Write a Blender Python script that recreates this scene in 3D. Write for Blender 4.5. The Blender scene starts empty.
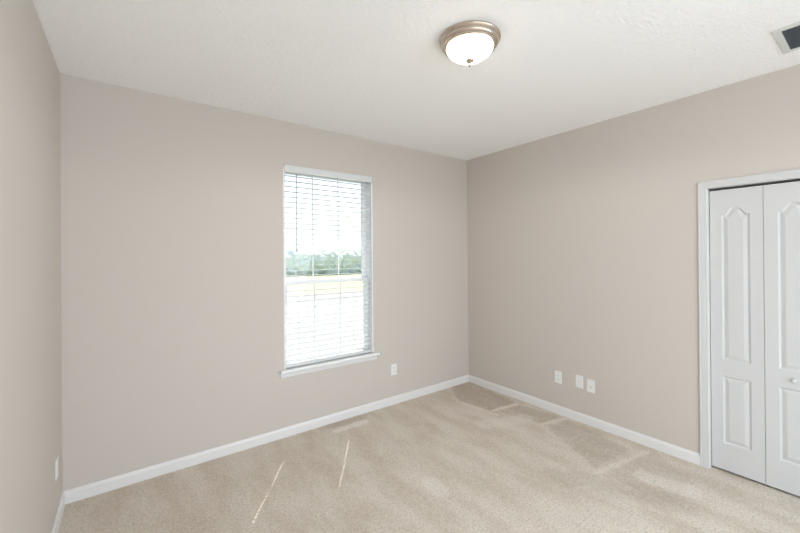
import bpy, bmesh, math, random
from mathutils import Vector, Matrix

random.seed(4)
SC = bpy.context.scene
COL = SC.collection
PI = math.pi
W, H, REAR = 3.727, 2.74, -6.20          # room: back right corner at the origin, x in [-W, 0], y in [REAR, 0]

# ------------------------------------------------------------------ camera
cam_d = bpy.data.cameras.new('camera'); cam = bpy.data.objects.new('camera', cam_d); COL.objects.link(cam)
yaw, pitch, roll = 0.637, 0.002, -0.008
d = Vector((math.sin(yaw)*math.cos(pitch), math.cos(yaw)*math.cos(pitch), math.sin(pitch)))
r = Vector((math.cos(yaw), -math.sin(yaw), 0)); u = r.cross(d)
rr = math.cos(roll)*r + math.sin(roll)*u; uu = -math.sin(roll)*r + math.cos(roll)*u
cam.matrix_world = Matrix(((rr.x, uu.x, -d.x, -3.377), (rr.y, uu.y, -d.y, -3.151), (rr.z, uu.z, -d.z, 1.558), (0, 0, 0, 1)))
cam_d.sensor_width = 36.0; cam_d.lens = 365.645/800*36.0; cam_d.shift_y = -11.1/800
cam_d.clip_start = 0.02; cam_d.clip_end = 400
SC.camera = cam

# ------------------------------------------------------------------ sky, sun, added fill lights, exposure
SKY, SUN, FILL, SIDE, EXPO = 0.29, 8.0, 58.0, (140.0, 94.0), 0.0
wd = bpy.data.worlds.new('sky'); SC.world = wd; wd.use_nodes = True
wn = wd.node_tree.nodes; wl = wd.node_tree.links
bg = wn['Background']
sky = wn.new('ShaderNodeTexSky'); sky.sky_type = 'NISHITA'; sky.sun_disc = False; sky.dust_density = 3.0; sky.air_density = 1.0
sun_travel = Vector((-0.68, -1.0, -1.75)).normalized()
sky.sun_elevation = math.asin(-sun_travel.z); sky.sun_rotation = math.atan2(0.68, 1.0)
wl.new(sky.outputs[0], bg.inputs[0]); bg.inputs[1].default_value = SKY
sl = bpy.data.lights.new('sun', 'SUN'); sl.energy = SUN; sl.angle = 0.0045; sl.color = (1, 0.96, 0.9)
so = bpy.data.objects.new('sun', sl); COL.objects.link(so); so.location = (4, 6, 9)
so.rotation_euler = sun_travel.to_track_quat('-Z', 'Y').to_euler()
al = bpy.data.lights.new('rear_fill', 'AREA'); al.shape = 'RECTANGLE'; al.spread = math.radians(140); al.size = 3.5; al.size_y = 2.2  # added soft fill in front of the solid rear wall, no window there
al.energy = FILL; al.color = (0.735, 0.865, 1.0)
ao = bpy.data.objects.new('rear_fill', al); COL.objects.link(ao); ao.location = (-1.9, REAR+0.06, 1.36)
ao.rotation_euler = Vector((0.0, 1, -0.32)).to_track_quat('-Z', 'Y').to_euler()
for en, lx, dx in ((SIDE[0], -0.06, -1), (SIDE[1], -W+0.06, 1)):  # two more added fills on the side walls behind the camera
    al = bpy.data.lights.new('side_fill', 'AREA'); al.shape = 'RECTANGLE'; al.spread = math.radians(140); al.size = 1.9; al.size_y = 1.7
    al.energy = en; al.color = (0.735, 0.865, 1.0)
    ao = bpy.data.objects.new('side_fill', al); COL.objects.link(ao); ao.location = (lx, -5.1, 1.0)
    ao.rotation_euler = Vector((dx, 0.40, -0.50 if dx > 0 else -0.25)).to_track_quat('-Z', 'Y').to_euler()
SC.view_settings.view_transform = 'Standard'; SC.view_settings.look = 'None'
SC.view_settings.exposure = EXPO; SC.view_settings.gamma = 1.0; SC.view_settings.use_curve_mapping = False
SC.cycles.max_bounces = 14; SC.cycles.diffuse_bounces = 8; SC.cycles.transparent_max_bounces = 16
SC.cycles.use_denoising = True; SC.cycles.sample_clamp_indirect = 6.0

# ------------------------------------------------------------------ materials
def lin(c):
    return tuple(((v/255)/12.92 if v/255 <= 0.04045 else ((v/255+0.055)/1.055)**2.4) for v in c)
def mat(name, rgb, rough=0.5, metal=0.0, spec=0.5):
    m = bpy.data.materials.new(name); m.use_nodes = True
    b = m.node_tree.nodes['Principled BSDF']
    b.inputs['Base Color'].default_value = (*rgb, 1); b.inputs['Roughness'].default_value = rough
    b.inputs['Metallic'].default_value = metal; b.inputs['Specular IOR Level'].default_value = spec
    return m
def N(m): return m.node_tree.nodes
def Lk(m, a, b): m.node_tree.links.new(a, b)
def pos(m):
    g = N(m).new('ShaderNodeNewGeometry'); return g.outputs['Position']
def noise(m, vec, scale, detail=3, rough=0.5):
    n = N(m).new('ShaderNodeTexNoise'); n.inputs['Scale'].default_value = scale
    n.inputs['Detail'].default_value = detail; n.inputs['Roughness'].default_value = rough
    Lk(m, vec, n.inputs['Vector']); return n.outputs['Fac']
def bump(m, h, strength, dist):
    b = N(m).new('ShaderNodeBump'); b.inputs['Strength'].default_value = strength; b.inputs['Distance'].default_value = dist
    Lk(m, h, b.inputs['Height']); Lk(m, b.outputs[0], N(m)['Principled BSDF'].inputs['Normal'])
def M(m, op, a, b=None, c=None):
    n = N(m).new('ShaderNodeMath'); n.operation = op
    for i, v in enumerate((a, b, c)):
        if v is None: continue
        if isinstance(v, (int, float)): n.inputs[i].default_value = v
        else: Lk(m, v, n.inputs[i])
    return n.outputs[0]
def mr(m, v, a, b, c=0.0, e=1.0):
    n = N(m).new('ShaderNodeMapRange'); n.interpolation_type = 'SMOOTHSTEP'
    for i, x in zip((1, 2, 3, 4), (a, b, c, e)): n.inputs[i].default_value = x
    Lk(m, v, n.inputs[0]); return n.outputs[0]
def mix(m, fac, a, b):
    n = N(m).new('ShaderNodeMix'); n.data_type = 'RGBA'
    if isinstance(fac, (int, float)): n.inputs[0].default_value = fac
    else: Lk(m, fac, n.inputs[0])
    for i, v in ((6, a), (7, b)):
        if isinstance(v, tuple): n.inputs[i].default_value = (*v, 1)
        else: Lk(m, v, n.inputs[i])
    return n.outputs[2]

WALL_RGB = (0.572, 0.522, 0.476)
m_wall = mat('wall_paint', WALL_RGB, 0.62, spec=0.35)
bump(m_wall, noise(m_wall, pos(m_wall), 160, 2), 0.12, 0.002)
m_ceil = mat('ceiling_paint', (0.925, 0.925, 0.92), 0.85, spec=0.2)
_p = pos(m_ceil)
_mp = N(m_ceil).new('ShaderNodeMapping'); _mp.inputs['Scale'].default_value = (1.0, 1.7, 1.0); _mp.inputs['Rotation'].default_value = (0, 0, 0.6)
Lk(m_ceil, _p, _mp.inputs[0])
bump(m_ceil, mr(m_ceil, noise(m_ceil, _mp.outputs[0], 34, 4, 0.55), 0.42, 0.62), 0.38, 0.004)
m_trim = mat('white_trim_paint', (0.735, 0.725, 0.715), 0.35)
m_door = mat('white_door_paint', (0.575, 0.572, 0.565), 0.5)
m_vinyl = mat('white_vinyl', (0.82, 0.83, 0.83), 0.4)
m_slat = mat('blind_slat', (0.66, 0.67, 0.665), 0.45)
m_cord = mat('white_cord', (0.75, 0.75, 0.73), 0.8)
m_wand = mat('smoke_plastic', (0.42, 0.43, 0.43), 0.25)
m_plate = mat('plate_plastic', (0.78, 0.785, 0.77), 0.35)
m_hole = mat('dark_slot', (0.03, 0.03, 0.03), 0.6); m_port = mat('grey_port', (0.42, 0.42, 0.41), 0.5)
m_steel = mat('steel', (0.55, 0.55, 0.54), 0.35, 1.0)
m_nickel = mat('brushed_nickel', (0.58, 0.50, 0.42), 0.27, 1.0)
bump(m_nickel, noise(m_nickel, pos(m_nickel), 400, 2), 0.05, 0.001)
m_track = mat('track_metal', (0.05, 0.05, 0.05), 0.5)
m_ventw = mat('white_enamel', (0.66, 0.67, 0.65), 0.4)
m_ventd = mat('dark_duct', (0.075, 0.08, 0.09), 0.7)
m_louv = mat('grey_louvre', (0.30, 0.32, 0.35), 0.5)
m_soffit = mat('soffit', (0.75, 0.75, 0.73), 0.7)
m_stucco = mat('pale_siding', (0.86, 0.87, 0.84), 0.8)
m_roof = mat('light_shingle', (0.74, 0.75, 0.75), 0.9)
m_wpane = mat('curtained_glass', (0.62, 0.66, 0.65), 0.1)
m_leaf = mat('leaf_green', (0.80, 0.84, 0.76), 0.7)
m_walk = mat('concrete', (0.27, 0.27, 0.265), 0.8)
m_lawn = mat('lawn_green', (0.22, 0.30, 0.09), 0.9)
Lk(m_lawn, mix(m_lawn, noise(m_lawn, pos(m_lawn), 3, 4), (0.34, 0.38, 0.20), (0.46, 0.48, 0.29)), N(m_lawn)['Principled BSDF'].inputs['Base Color'])

# lamp bowl: frosted glass lit from inside
m_bowl = mat('frosted_lamp_glass', (0.9, 0.86, 0.78), 0.25)
_b = N(m_bowl)['Principled BSDF']; _b.inputs['Emission Color'].default_value = (1.0, 0.88, 0.70, 1); _b.inputs['Emission Strength'].default_value = 11.0
# window glass
m_glass = bpy.data.materials.new('window_glass'); m_glass.use_nodes = True
_n = N(m_glass); _n.remove(_n['Principled BSDF'])
_t = _n.new('ShaderNodeBsdfTransparent'); _t.inputs[0].default_value = (0.93, 0.95, 0.94, 1)
_g = _n.new('ShaderNodeBsdfGlossy'); _g.inputs['Roughness'].default_value = 0.02
_x = _n.new('ShaderNodeMixShader')
_x.inputs[0].default_value = 0.012; Lk(m_glass, _t.outputs[0], _x.inputs[1]); Lk(m_glass, _g.outputs[0], _x.inputs[2])
Lk(m_glass, _x.outputs[0], _n['Material Output'].inputs[0])

# carpet: fine fibre grain, broad wear, the vacuum strokes left in the pile, paler and darker marks by the back baseboard
m_carp = mat('beige_carpet', (0.45, 0.38, 0.30), 0.95, spec=0.1)
P = pos(m_carp); sx = N(m_carp).new('ShaderNodeSeparateXYZ'); Lk(m_carp, P, sx.inputs[0])
X, Y = sx.outputs[0], sx.outputs[1]
wob = noise(m_carp, P, 9, 3)
def stroke(ax, ay, bx, by, w, soft):
    dx, dy = bx-ax, by-ay; L2 = dx*dx+dy*dy
    px = M(m_carp, 'SUBTRACT', X, ax); py = M(m_carp, 'SUBTRACT', Y, ay)
    t = M(m_carp, 'DIVIDE', M(m_carp, 'ADD', M(m_carp, 'MULTIPLY', px, dx), M(m_carp, 'MULTIPLY', py, dy)), L2)
    t = M(m_carp, 'MINIMUM', M(m_carp, 'MAXIMUM', t, 0.0), 1.0)
    ex = M(m_carp, 'SUBTRACT', px, M(m_carp, 'MULTIPLY', t, dx)); ey = M(m_carp, 'SUBTRACT', py, M(m_carp, 'MULTIPLY', t, dy))
    ds = M(m_carp, 'SQRT', M(m_carp, 'ADD', M(m_carp, 'MULTIPLY', ex, ex), M(m_carp, 'MULTIPLY', ey, ey)))
    ds = M(m_carp, 'ADD', ds, M(m_carp, 'MULTIPLY', M(m_carp, 'SUBTRACT', wob, 0.5), soft*1.6))
    return mr(m_carp, ds, w, w+soft, 1.0, 0.0)
def tri(*pts):
    cx = sum(p[0] for p in pts)/len(pts); cy = sum(p[1] for p in pts)/len(pts); acc = None
    for (ax, ay), (bx, by) in zip(pts, pts[1:]+pts[:1]):
        nx, ny = -(by-ay), bx-ax; l = math.hypot(nx, ny); nx /= l; ny /= l
        if (cx-ax)*nx+(cy-ay)*ny < 0: nx, ny = -nx, -ny
        s = M(m_carp, 'ADD', M(m_carp, 'MULTIPLY', M(m_carp, 'SUBTRACT', X, ax), nx), M(m_carp, 'MULTIPLY', M(m_carp, 'SUBTRACT', Y, ay), ny))
        s = M(m_carp, 'ADD', s, M(m_carp, 'MULTIPLY', M(m_carp, 'SUBTRACT', wob, 0.5), 0.06))
        s = mr(m_carp, s, -0.012, 0.03)
        acc = s if acc is None else M(m_carp, 'MULTIPLY', acc, s)
    return acc
fine = noise(m_carp, P, 75, 6, 0.85)
mid = noise(m_carp, P, 30, 4, 0.6)
_mp = N(m_carp).new('ShaderNodeMapping'); _mp.inputs['Rotation'].default_value = (0, 0, 0.35); _mp.inputs['Scale'].default_value = (2.2, 0.8, 1)
Lk(m_carp, P, _mp.inputs[0]); broad = noise(m_carp, _mp.outputs[0], 2.6, 5, 0.55)
light = [(stroke(-0.561, -0.359, -0.50, -0.84, 0.008, 0.018), 0.55), (stroke(-0.45, -0.745, -0.135, -0.788, 0.012, 0.014), 0.65),
         (stroke(-0.331, -1.212, -0.056, -1.279, 0.012, 0.018), 0.5), (stroke(-0.707, -1.881, -0.124, -1.975, 0.010, 0.022), 0.42),
         (stroke(-0.48, -2.12, -0.43, -2.32, 0.05, 0.06), 0.5), (stroke(-1.72, -1.24, -1.73, -1.36, 0.04, 0.04), 0.45),
         (stroke(-1.90, -0.175, -1.60, -0.175, 0.024, 0.030), 0.9), (stroke(-0.75, -0.9, -0.35, -1.05, 0.05, 0.07), 0.4),  # first stroke: paler patch near the back baseboard
         (stroke(-1.35, -0.55, -1.25, -0.62, 0.03, 0.05), 0.2), (stroke(-0.9, -0.35, -0.75, -1.0, 0.01, 0.03), 0.15),
         (stroke(-2.16, -0.42, -2.2, -0.46, 0.05, 0.06), 0.12), (stroke(-0.60, -1.2, -0.45, -1.5, 0.04, 0.09), 0.2)]
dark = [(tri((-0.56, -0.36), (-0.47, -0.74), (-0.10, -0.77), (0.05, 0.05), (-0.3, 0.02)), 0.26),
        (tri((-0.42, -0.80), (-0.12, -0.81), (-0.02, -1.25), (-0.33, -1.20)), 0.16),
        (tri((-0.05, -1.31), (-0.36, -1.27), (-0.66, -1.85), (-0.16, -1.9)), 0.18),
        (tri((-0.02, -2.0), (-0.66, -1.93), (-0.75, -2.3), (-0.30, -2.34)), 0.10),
        (stroke(-0.95, -1.75, -0.62, -2.3, 0.05, 0.12), 0.14), (stroke(-1.55, -0.05, -1.95, -0.05, 0.03, 0.05), 0.2)]  # last stroke: darker strip along the back baseboard
col = mix(m_carp, mr(m_carp, broad, 0.34, 0.64), (0.63, 0.55, 0.46), (0.745, 0.675, 0.59))
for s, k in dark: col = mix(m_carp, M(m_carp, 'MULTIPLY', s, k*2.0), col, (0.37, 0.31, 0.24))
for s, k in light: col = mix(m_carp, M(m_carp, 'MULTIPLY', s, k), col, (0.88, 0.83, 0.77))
col = mix(m_carp, M(m_carp, 'MULTIPLY', mr(m_carp, fine, 0.38, 0.56, 1, 0), 0.60), col, (0.34, 0.29, 0.23))
col = mix(m_carp, M(m_carp, 'MULTIPLY', mr(m_carp, mid, 0.44, 0.66), 0.30), col, (0.74, 0.68, 0.61))
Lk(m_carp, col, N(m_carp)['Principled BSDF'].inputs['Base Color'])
bump(m_carp, fine, 0.9, 0.006)

# ------------------------------------------------------------------ mesh helpers
class MB:
    def __init__(s): s.bm = bmesh.new(); s.mats = []
    def box(s, a, b, bev=0.0):
        n = bmesh.new(); bmesh.ops.create_cube(n, size=1)
        for v in n.verts:
            v.co = Vector([(a[i]+b[i])/2 + v.co[i]*(b[i]-a[i]) for i in range(3)])
        if bev: bmesh.ops.bevel(n, geom=n.edges[:], offset=bev, segments=2, profile=0.5, affect='EDGES')
        s.add(n); return s
    def add(s, n, mx=None):
        if mx: bmesh.ops.transform(n, matrix=mx, verts=n.verts[:])
        me = bpy.data.meshes.new('t'); n.to_mesh(me); n.free(); s.bm.from_mesh(me); bpy.data.meshes.remove(me); return s
    def lathe(s, prof, c, segs=64, axis='z'):
        n = bmesh.new(); rings = []
        for (rad, z) in prof:
            if rad < 1e-6: rings.append([n.verts.new((0, 0, z))])
            else: rings.append([n.verts.new((rad*math.cos(2*PI*k/segs), rad*math.sin(2*PI*k/segs), z)) for k in range(segs)])
        for A, B in zip(rings, rings[1:]):
            for k in range(segs):
                q = []
                for v in (A[k % len(A)], A[(k+1) % len(A)], B[(k+1) % len(B)], B[k % len(B)]):
                    if v not in q: q.append(v)
                if len(q) > 2: n.faces.new(q)
        mx = Matrix.Translation(c)
        if axis == '-x': mx = mx @ Matrix.Rotation(-PI/2, 4, 'Y')
        if axis == 'x': mx = mx @ Matrix.Rotation(PI/2, 4, 'Y')
        if axis == '-y': mx = mx @ Matrix.Rotation(PI/2, 4, 'X')
        bmesh.ops.recalc_face_normals(n, faces=n.faces[:])
        return s.add(n, mx)
    def rod(s, a, b, rad, segs=8):
        a, b = Vector(a), Vector(b); n = bmesh.new()
        bmesh.ops.create_cone(n, cap_ends=True, segments=segs, radius1=rad, radius2=rad, depth=(b-a).length)
        return s.add(n, Matrix.Translation((a+b)/2) @ (b-a).to_track_quat('Z', 'Y').to_matrix().to_4x4())
    def sweep(s, prof, path, up, closed=False):
        """mitred sweep: prof = (out, side) pairs; 'up' is the direction out of the wall, side lies in the wall plane, left of the path"""
        n = bmesh.new(); up = Vector(up); path = [Vector(p) for p in path]; rings = []
        for i, p in enumerate(path):
            din = (p-path[i-1]).normalized() if i else (path[1]-p).normalized()
            dout = (path[i+1]-p).normalized() if i+1 < len(path) else din
            s1, s2 = up.cross(din), up.cross(dout); m = (s1+s2); m = m/(m.dot(s1))
            rings.append([n.verts.new(p+up*o+m*sd) for o, sd in prof])
        for A, B in zip(rings, rings[1:]):
            for k in range(len(prof)): n.faces.new((A[k], A[(k+1) % len(prof)], B[(k+1) % len(prof)], B[k]))
        n.faces.new(rings[0]); n.faces.new(rings[-1][::-1])
        bmesh.ops.recalc_face_normals(n, faces=n.faces[:]); return s.add(n)
    def build(s, name, m, parent=None, smooth=False, origin=None):
        if origin: bmesh.ops.translate(s.bm, vec=-Vector(origin), verts=s.bm.verts[:])
        me = bpy.data.meshes.new(name); s.bm.to_mesh(me); s.bm.free(); me.materials.append(m)
        if smooth:
            for p in me.polygons: p.use_smooth = True
            me.set_sharp_from_angle(angle=math.radians(38))
        o = bpy.data.objects.new(name, me); COL.objects.link(o)
        if origin: o.location = origin
        if parent:
            o.parent = parent
            if not origin: o.matrix_parent_inverse = Matrix.Translation(parent.location).inverted() if parent.rotation_euler.z == 0 else Matrix()
        return o
def tag(o, label=None, cat=None, group=None, kind=None):
    for k, v in (('label', label), ('category', cat), ('group', group), ('kind', kind)):
        if v: o[k] = v
    return o
def empty(name, loc):
    o = bpy.data.objects.new(name, None); o.location = loc; o.empty_display_size = 0.1; COL.objects.link(o); return o

# ------------------------------------------------------------------ the setting
T = 0.15
WX0, WX1, WZ0, WZ1 = -2.301, -1.390, 0.583, 2.365            # window opening
DY0, DY1, DZ = -2.346, -3.484, 2.030                          # closet opening
def structure(o, label, cat): return tag(o, label, cat, kind='structure')
structure(MB().box((-W-T, REAR-T, -0.12), (0.9, T, 0.0)).build('floor', m_carp), 'beige cut pile carpet covering the whole floor', 'floor')
structure(MB().box((-W-T, REAR-T, H), (T, T, H+0.12)).build('ceiling', m_ceil), 'white lightly textured ceiling', 'ceiling')
b = MB()
b.box((-W-T, 0, 0), (WX0, T, H)); b.box((WX1, 0, 0), (T, T, H)); b.box((WX0, 0, 0), (WX1, T, WZ0)); b.box((WX0, 0, WZ1), (WX1, T, H))
structure(b.build('wall_back', m_wall), 'greige painted wall with the window', 'wall')
structure(MB().box((-W-T, REAR, 0), (-W, 0, H)).build('wall_left', m_wall), 'greige painted wall along the left edge', 'wall')
b = MB(); b.box((0, DY0, 0), (T, 0, H)); b.box((0, REAR, 0), (T, DY1, H)); b.box((0, DY1, DZ), (T, DY0, H))
structure(b.build('wall_right', m_wall), 'greige painted wall with the closet opening', 'wall')
structure(MB().box((-W-T, REAR-T, 0), (T, REAR, H)).build('wall_rear', m_wall), 'greige painted wall behind the viewer', 'wall')
b = MB(); b.box((0.75, DY1-0.2, 0), (0.85, DY0+0.2, 2.4)); b.box((T, DY1-0.3, 0), (0.85, DY1-0.2, 2.4)); b.box((T, DY0+0.2, 0), (0.85, DY0+0.3, 2.4)); b.box((T, DY1-0.3, 2.4), (0.85, DY0+0.3, 2.5))
structure(b.build('wall_closet', m_wall), 'inside of the closet behind the bifold doors', 'wall')
# baseboards: tall flat face with a small eased shoulder
BH = 0.081
prof = [(0, 0), (0.014, 0), (0.014, BH*0.76), (0.0115, BH*0.86), (0.0075, BH*0.93), (0.006, BH), (0, BH)]
def baseboard(name, a, b, out, label):
    structure(MB().sweep([(o, sd) for o, sd in prof], [a, b], out).build(name, m_trim), label, 'baseboard')
baseboard('baseboard_back', (-W, 0, 0), (0, 0, 0), (0, -1, 0), 'white baseboard under the window wall')
baseboard('baseboard_right', (0, 0, 0), (0, -2.296, 0), (-1, 0, 0), 'white baseboard along the right wall')
baseboard('baseboard_left', (-W, REAR, 0), (-W, 0, 0), (1, 0, 0), 'white baseboard along the left wall')
# closet casing: stepped profile, mitred at the head
cp = [(0, 0), (0.008, 0), (0.0105, 0.004), (0.011, 0.016), (0.0125, 0.020), (0.014, 0.042), (0.0155, 0.046), (0.0150, 0.0515), (0.012, 0.0535), (0, 0.0535)]
path = [(0, DY0, 0), (0, DY0, DZ), (0, DY1, DZ), (0, DY1, 0)]
b = MB().sweep(cp, path, (-1, 0, 0))
structure(b.build('trim_1', m_door), 'white door casing around the closet opening', 'trim')
b = MB(); b.box((0, DY0-0.002, 0), (T, DY0, DZ)); b.box((0, DY1, 0), (T, DY1+0.002, DZ)); b.box((0.0, DY1, DZ-0.002), (T, DY0, DZ))
structure(b.build('trim_2', m_trim), 'white jamb lining the closet opening', 'trim')

# window unit: frame, two sashes with muntins and panes, stool and apron
win = empty('window_1', ((WX0+WX1)/2, 0.0, WZ0)); structure(win, 'white single hung window with blind in the back wall', 'window')
b = MB(); F = 0.012
b.box((WX0, 0.001, WZ0), (WX0+F, T, WZ1)); b.box((WX1-F, 0.001, WZ0), (WX1, T, WZ1)); b.box((WX0, 0.001, WZ1-F), (WX1, T, WZ1)); b.box((WX0, 0.03, WZ0), (WX1, T, WZ0+0.012))
b.build('jamb', m_vinyl, win)
def sash(z0, z1, y, name):
    a0, a1, s = WX0+F, WX1-F, 0.042
    b = MB()
    b.box((a0, y, z0), (a0+s, y+0.035, z1), 0.003); b.box((a1-s, y, z0), (a1, y+0.035, z1), 0.003)
    b.box((a0+s, y, z0), (a1-s, y+0.035, z0+s), 0.003); b.box((a0+s, y, z1-s), (a1-s, y+0.035, z1), 0.003)
    for k in (1, 2):
        xm = a0+s+(a1-a0-2*s)*k/3; b.box((xm-0.004, y+0.012, z0+s), (xm+0.004, y+0.022, z1-s))
    o = b.build(name, m_vinyl, win)
    g = MB().box((a0+s-0.005, y+0.015, z0+s-0.005), (a1-s+0.005, y+0.019, z1-s+0.005)).build('pane', m_glass, o)
    g.matrix_parent_inverse = Matrix()
    g.location = (0, 0, 0)
    return o
ZM = 1.35
sash(WZ0+0.012, ZM, 0.072, 'sash'); sash(ZM-0.042, WZ1-F, 0.109, 'sash')
b = MB()
b.box((WX0-0.042, -0.048, WZ0-0.022), (WX1+0.048, 0.0, WZ0), 0.006); b.box((WX0, -0.002, WZ0-0.022), (WX1, 0.072, WZ0))
b.build('sill', m_vinyl, win)
b = MB(); b.sweep([(0, 0), (0.008, 0.002), (0.011, 0.010), (0.011, 0.036), (0.007, 0.043), (0.007, 0.052), (0, 0.052)], [(WX0-0.036, 0, WZ0-0.074), (WX1+0.036, 0, WZ0-0.074)], (0, -1, 0))
b.build('apron', m_trim, win)  # darker paint than the sill, puts the shade below it into the colour

# ------------------------------------------------------------------ window blind
blind = empty('window_blind', ((WX0+WX1)/2, 0.0, WZ0))
tag(blind, 'white horizontal slat blind filling the window in the back wall', 'blind')
bx0, bx1, yc = WX0+F+0.004, WX1-F-0.004, 0.034
b = MB(); b.box((WX0+0.008, -0.010, 2.303), (WX1-0.001, -0.002, 2.363), 0.002); b.box((WX1-0.009, -0.010, 2.303), (WX1-0.001, -0.0005, 2.363), 0.002)
b.build('valance', m_slat, blind)
MB().box((bx0, 0.004, 2.312), (bx1, 0.062, 2.352), 0.002).build('headrail', m_steel, blind)
holes = [-2.165, -1.600]
b = MB(); hw, th, hx, hy = 0.0216, 0.0019, 0.008, 0.011
pitch_s, z0 = 0.0465, 0.648
ns = int((2.300-z0)/pitch_s)+1
for k in range(ns):
    z = z0+k*pitch_s
    xs = [bx0, holes[0]-hx, holes[0]+hx, holes[1]-hx, holes[1]+hx, bx1]
    for j in (0, 2, 4): b.box((xs[j], yc-hw, z-th), (xs[j+1], yc+hw, z+th))
    for j in (1, 3):
        b.box((xs[j], yc-hw, z-th), (xs[j+1], yc-hy, z+th)); b.box((xs[j], yc+hy, z-th), (xs[j+1], yc+hw, z+th))
b.build('slats', m_slat, blind)
MB().box((bx0, yc-0.026, WZ0+0.002), (bx1, yc+0.026, WZ0+0.030), 0.004).build('bottom_rail', m_slat, blind)
for hxx in holes:
    b = MB()
    for sy in (-1, 1): b.rod((hxx, yc+sy*(hw+0.001), WZ0+0.02), (hxx, yc+sy*(hw+0.001), 2.32), 0.0009, 6)
    b.build('ladder_cord', m_cord, blind)
b = MB(); b.rod((-2.188, -0.013, 1.64), (-2.188, -0.013, 2.285), 0.0042, 8); b.rod((-2.188, -0.013, 2.28), (-2.188, 0.008, 2.318), 0.002, 6); b.rod((-2.188, -0.013, 1.60), (-2.188, -0.013, 1.65), 0.0058, 8)
b.build('tilt_wand', m_wand, blind, smooth=True)

# ------------------------------------------------------------------ closet bifold doors
door = empty('door_1', (0.05, (DY0+DY1)/2, 0)); structure(door, 'white bifold closet door with arched raised panels', 'door')
def leaf_mesh(w, z0, z1, t=0.033):
    n = bmesh.new(); hw_ = 0.0745
    def low(dd):
        w_ = hw_-dd; return [(-w_, 0.205+dd), (w_, 0.205+dd), (w_, 0.686-dd), (-w_, 0.686-dd)]
    def upp(dd):
        w_ = hw_-dd; pts = [(-w_, 0.800+dd), (w_, 0.800+dd)]
        for k in range(33):
            tt = 1-2*k/32; pts.append((w_*tt, 1.834-dd+0.052*(lambda q: q*q*(3-2*q))(min(1, max(0, (0.86-abs(tt))/0.72)))))
        return pts
    V = lambda p, dep: n.verts.new((dep, p[0], p[1]))
    rect = [(-w/2, z0), (w/2, z0), (w/2, z1), (-w/2, z1)]
    loops = []
    R0 = [V(p, 0) for p in rect]; edges = [n.edges.new((R0[i], R0[(i+1) % 4])) for i in range(4)]
    for pl in (low, upp):
        prev = [V(p, 0) for p in pl(0)]; edges += [n.edges.new((prev[i], prev[(i+1) % len(prev)])) for i in range(len(prev))]
        for dd, dep in ((0.004, 0.0035), (0.010, 0.0075), (0.014, 0.0078), (0.018, 0.0062), (0.033, 0.0018), (0.036, 0.0012)):
            cur = [V(p, dep) for p in pl(dd)]
            for i in range(len(cur)): n.faces.new((prev[i], prev[(i+1) % len(cur)], cur[(i+1) % len(cur)], cur[i]))
            prev = cur
        n.faces.new(prev)
    bmesh.ops.triangle_fill(n, use_beauty=True, use_dissolve=False, edges=edges)
    B0 = [V(p, t) for p in rect]
    for i in range(4): n.faces.new((R0[i], R0[(i+1) % 4], B0[(i+1) % 4], B0[i]))
    n.faces.new(B0)
    bmesh.ops.recalc_face_normals(n, faces=n.faces[:])
    return n
lw, gap = 0.2795, 0.0025
ys = [-2.3515-lw/2-k*(lw+gap) for k in range(4)]
for k, yk in enumerate(ys):
    b = MB().add(leaf_mesh(lw, 0.016, 2.012), Matrix.Translation((0.028, yk, 0)))
    lf = b.build('leaf', m_door, door)
    if k in (1, 2):
        kb = MB().lathe([(0.0, 0.031), (0.008, 0.0305), (0.0135, 0.027), (0.0155, 0.021), (0.0135, 0.015), (0.008, 0.011), (0.007, 0.004), (0.0105, 0.0)], (0.028, yk+0.004, 0.746), 24, '-x').build('knob', m_door, lf, smooth=True)
        kb.matrix_parent_inverse = Matrix()
MB().box((0.022, DY1+0.006, 2.018), (0.068, DY0-0.006, DZ-0.004)).build('track', m_track, door)

# ------------------------------------------------------------------ ceiling light
LC = (-1.879, -1.781, H)
lamp = empty('ceiling_light', LC); tag(lamp, 'flush round ceiling light with nickel rim and lit frosted bowl', 'light')
MB().lathe([(0.05, 0.0), (0.156, 0.0), (0.158, -0.003), (0.164, -0.004), (0.165, -0.009), (0.163, -0.014), (0.153, -0.020), (0.1535, -0.026), (0.1525, -0.034), (0.146, -0.041), (0.1425, -0.042), (0.142, -0.048), (0.137, -0.052), (0.127, -0.052), (0.124, -0.045), (0.05, -0.04)], LC, 72).build('rim', m_nickel, lamp, smooth=True)
MB().lathe([(0.1255, -0.046), (0.126, -0.052), (0.122, -0.064), (0.111, -0.079), (0.094, -0.092), (0.070, -0.102), (0.041, -0.108), (0.0, -0.110)], LC, 64).build('glass_bowl', m_bowl, lamp, smooth=True)
MB().lathe([(0.0, -0.106), (0.021, -0.107), (0.0235, -0.116), (0.021, -0.124), (0.011, -0.130), (0.0065, -0.137), (0.008, -0.142), (0.008, -0.146), (0.0045, -0.152), (0.0, -0.155)], LC, 24).build('finial', m_nickel, lamp, smooth=True)

ld = bpy.data.lights.new('lamp_beam', 'SPOT'); ld.energy = 20.0; ld.color = (1.0, 0.96, 0.90); ld.spot_size = math.radians(178); ld.spot_blend = 0.25; ld.shadow_soft_size = 0.06
lo = bpy.data.objects.new('lamp_beam', ld); COL.objects.link(lo); lo.location = (LC[0], LC[1], H-0.22)
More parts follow.
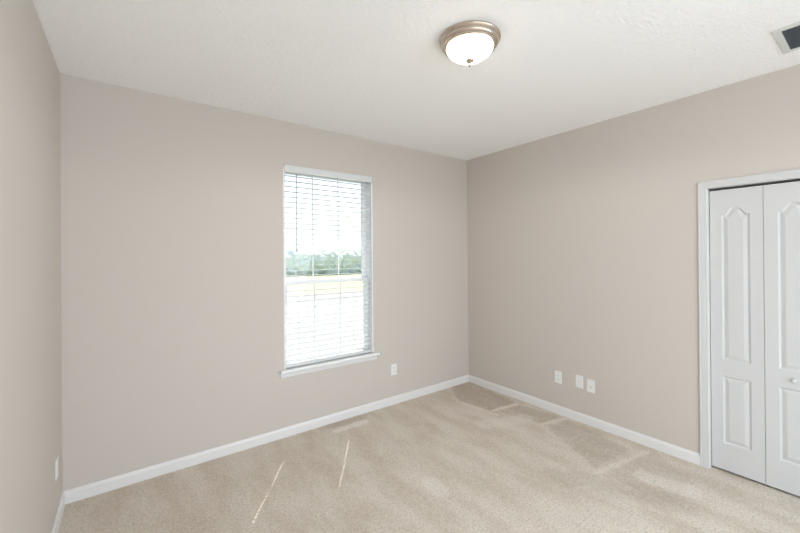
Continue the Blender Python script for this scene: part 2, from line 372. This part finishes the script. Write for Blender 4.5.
# ------------------------------------------------------------------ ceiling vent
VX0, VX1, VY0, VY1 = -0.624, -0.265, -3.13, -2.771
vent = empty('ceiling_vent', ((VX0+VX1)/2, (VY0+VY1)/2, H)); tag(vent, 'white framed ceiling vent with dark grey louvres near the closet wall', 'vent')
b = MB(); fx = 0.031
vp = [(0, 0), (0.010, 0), (0.011, 0.004), (0.005, fx), (0, fx)]
b.box((VX0, VY0, H-0.009), (VX0+fx, VY1, H), 0.002); b.box((VX1-fx, VY0, H-0.009), (VX1, VY1, H), 0.002); b.box((VX0+fx, VY1-fx, H-0.009), (VX1-fx, VY1, H), 0.002); b.box((VX0+fx, VY0, H-0.009), (VX1-fx, VY0+fx, H), 0.002)
b.build('frame', m_ventw, vent)
MB().box((VX0+fx, VY0+fx, H-0.0012), (VX1-fx, VY1-fx, H-0.0002)).build('backing', m_ventd, vent)
b = MB(); nl = 16
for k in range(nl):
    xk = VX0+fx+(k+0.5)*(VX1-VX0-2*fx)/nl
    n = bmesh.new(); bmesh.ops.create_cube(n, size=1)
    bmesh.ops.scale(n, vec=(0.012, VY1-VY0-2*fx, 0.0012), verts=n.verts[:])
    b.add(n, Matrix.Translation((xk, (VY0+VY1)/2, H-0.0062)) @ Matrix.Rotation(math.radians(-32), 4, 'Y'))
b.build('louvres', m_louv, vent)

# ------------------------------------------------------------------ wall plates
def wall_plate(name, loc, rz, label, kind, group=None):
    """built facing -y at the origin, then turned"""
    root = empty(name, loc); tag(root, label, 'outlet' if kind == 'duplex' else 'wall plate', group)
    def put(b, nm, m, par=root, sm=False):
        o = b.build(nm, m, None, smooth=sm); o.parent = par; return o
    pl = put(MB().box((-0.035, -0.006, -0.0575), (0.035, 0, 0.0575), 0.0022), 'plate', m_plate)
    if kind == 'duplex':
        for s in (-1, 1):
            zc = s*0.0195
            q = MB().box((-0.0165, -0.0085, zc-0.014), (0.0165, -0.005, zc+0.014), 0.0015); so_ = put(q, 'socket', m_plate)
            q = MB(); q.box((-0.0075, -0.0088, zc-0.001), (-0.0055, -0.0082, zc+0.008)); q.box((0.0055, -0.0088, zc), (0.0075, -0.0082, zc+0.007)); q.box((-0.002, -0.0088, zc-0.009), (0.002, -0.0082, zc-0.005))
            put(q, 'slots', m_hole, so_)
        put(MB().lathe([(0.0, 0.0072), (0.003, 0.0068), (0.0035, 0.0055)], (0, 0, 0), 16, '-y'), 'screw', m_steel, root, True)
    else:
        if kind == 'jack':
            j = put(MB().box((-0.0165, -0.0075, -0.033), (0.0165, -0.005, 0.033), 0.001), 'insert', m_plate)
            q = MB(); q.box((-0.006, -0.0079, -0.016), (0.006, -0.0072, -0.005)); put(q, 'port', m_port, j)
        else:
            put(MB().lathe([(0.0, 0.012), (0.002, 0.012), (0.0045, 0.012), (0.0048, 0.006), (0.007, 0.0058), (0.007, 0.005)], (0, 0, 0), 16, '-y'), 'connector', m_steel, root, True)
        for s in (-1, 1): put(MB().lathe([(0.0, 0.0072), (0.003, 0.0068), (0.0035, 0.0055)], (0, 0, s*0.0415), 16, '-y'), 'screw', m_plate, root, True)
    root.rotation_euler.z = rz
    return root
wall_plate('wall_outlet', (-1.140, 0, 0.362), 0, 'white outlet under the window wall, right of the window sill', 'duplex')
wall_plate('wall_outlet', (-W, -0.237, 0.337), PI/2, 'white outlet on the left wall, seen almost edge on', 'duplex')
wall_plate('wall_outlet', (0, -1.183, 0.359), -PI/2, 'white plate on the right wall, standing apart, nearest the back corner', 'duplex')
wall_plate('wall_plate', (0, -1.394, 0.372), -PI/2, 'white plate on the right wall, middle of the three', 'coax')
wall_plate('wall_plate', (0, -1.500, 0.360), -PI/2, 'white plate on the right wall, nearest the closet', 'jack')

# ------------------------------------------------------------------ outdoors, seen between the slats
structure(MB().box((-40, T+0.01, -0.40), (60, 70, -0.15)).build('ground_lawn', m_lawn), 'sunlit lawn outside the window', 'lawn')
structure(MB().box((-W-1, T, 2.82), (1.5, 0.70, 2.94)).build('roof_eave', m_soffit), 'eave above the window outside', 'eave')
structure(MB().box((-30, T+0.35, -0.151), (50, 12.5, -0.13)).build('ground_driveway', m_walk), 'pale concrete paving outside the window', 'paving')
def house(loc, w, dp, h, label):
    r0 = empty('house', loc); tag(r0, label, 'house')
    def put(b, nm, m, par=r0): o = b.build(nm, m, None); o.parent = par; return o
    put(MB().box((-w/2, 0, 0), (w/2, dp, h)), 'wall', m_stucco)
    n = bmesh.new(); e = 0.3
    vs = [n.verts.new(p) for p in ((-w/2-e, -e, h), (w/2+e, -e, h), (w/2+e, dp+e, h), (-w/2-e, dp+e, h), (-w/2+2, dp/2, h+3.0), (w/2-2, dp/2, h+3.0))]
    for f in ((0, 1, 5, 4), (2, 3, 4, 5), (1, 2, 5), (3, 0, 4), (0, 3, 2, 1)): n.faces.new([vs[i] for i in f])
    put(MB().add(n), 'roof', m_roof)
    for k in (-0.3, 0.28):
        f = put(MB().box((w*k-0.7, -0.05, 0.9), (w*k+0.7, 0.05, 2.0)), 'window', m_vinyl); put(MB().box((w*k-0.62, -0.06, 0.98), (w*k+0.62, 0.04, 1.92)), 'pane', m_wpane, f)
    return r0
house((14.0, 31, -0.15), 25, 9, 2.4, 'long pale house with light roof beyond the lawn, seen through the blind')
rs = random.Random(9); b = MB()
for j in range(170):
    n = bmesh.new(); bmesh.ops.create_icosphere(n, subdivisions=2, radius=rs.uniform(0.45, 0.65))
    for v in n.verts: v.co *= rs.uniform(0.8, 1.2)
    b.add(n, Matrix.Translation((rs.uniform(-10, 10), rs.uniform(-0.3, 0.3), rs.uniform(0.35, 1.75))))
o = b.build('hedge', m_leaf); o.location = (13.0, 29.0, -0.15); tag(o, 'long pale green hedge in front of the far house, seen through the blind', 'hedge')
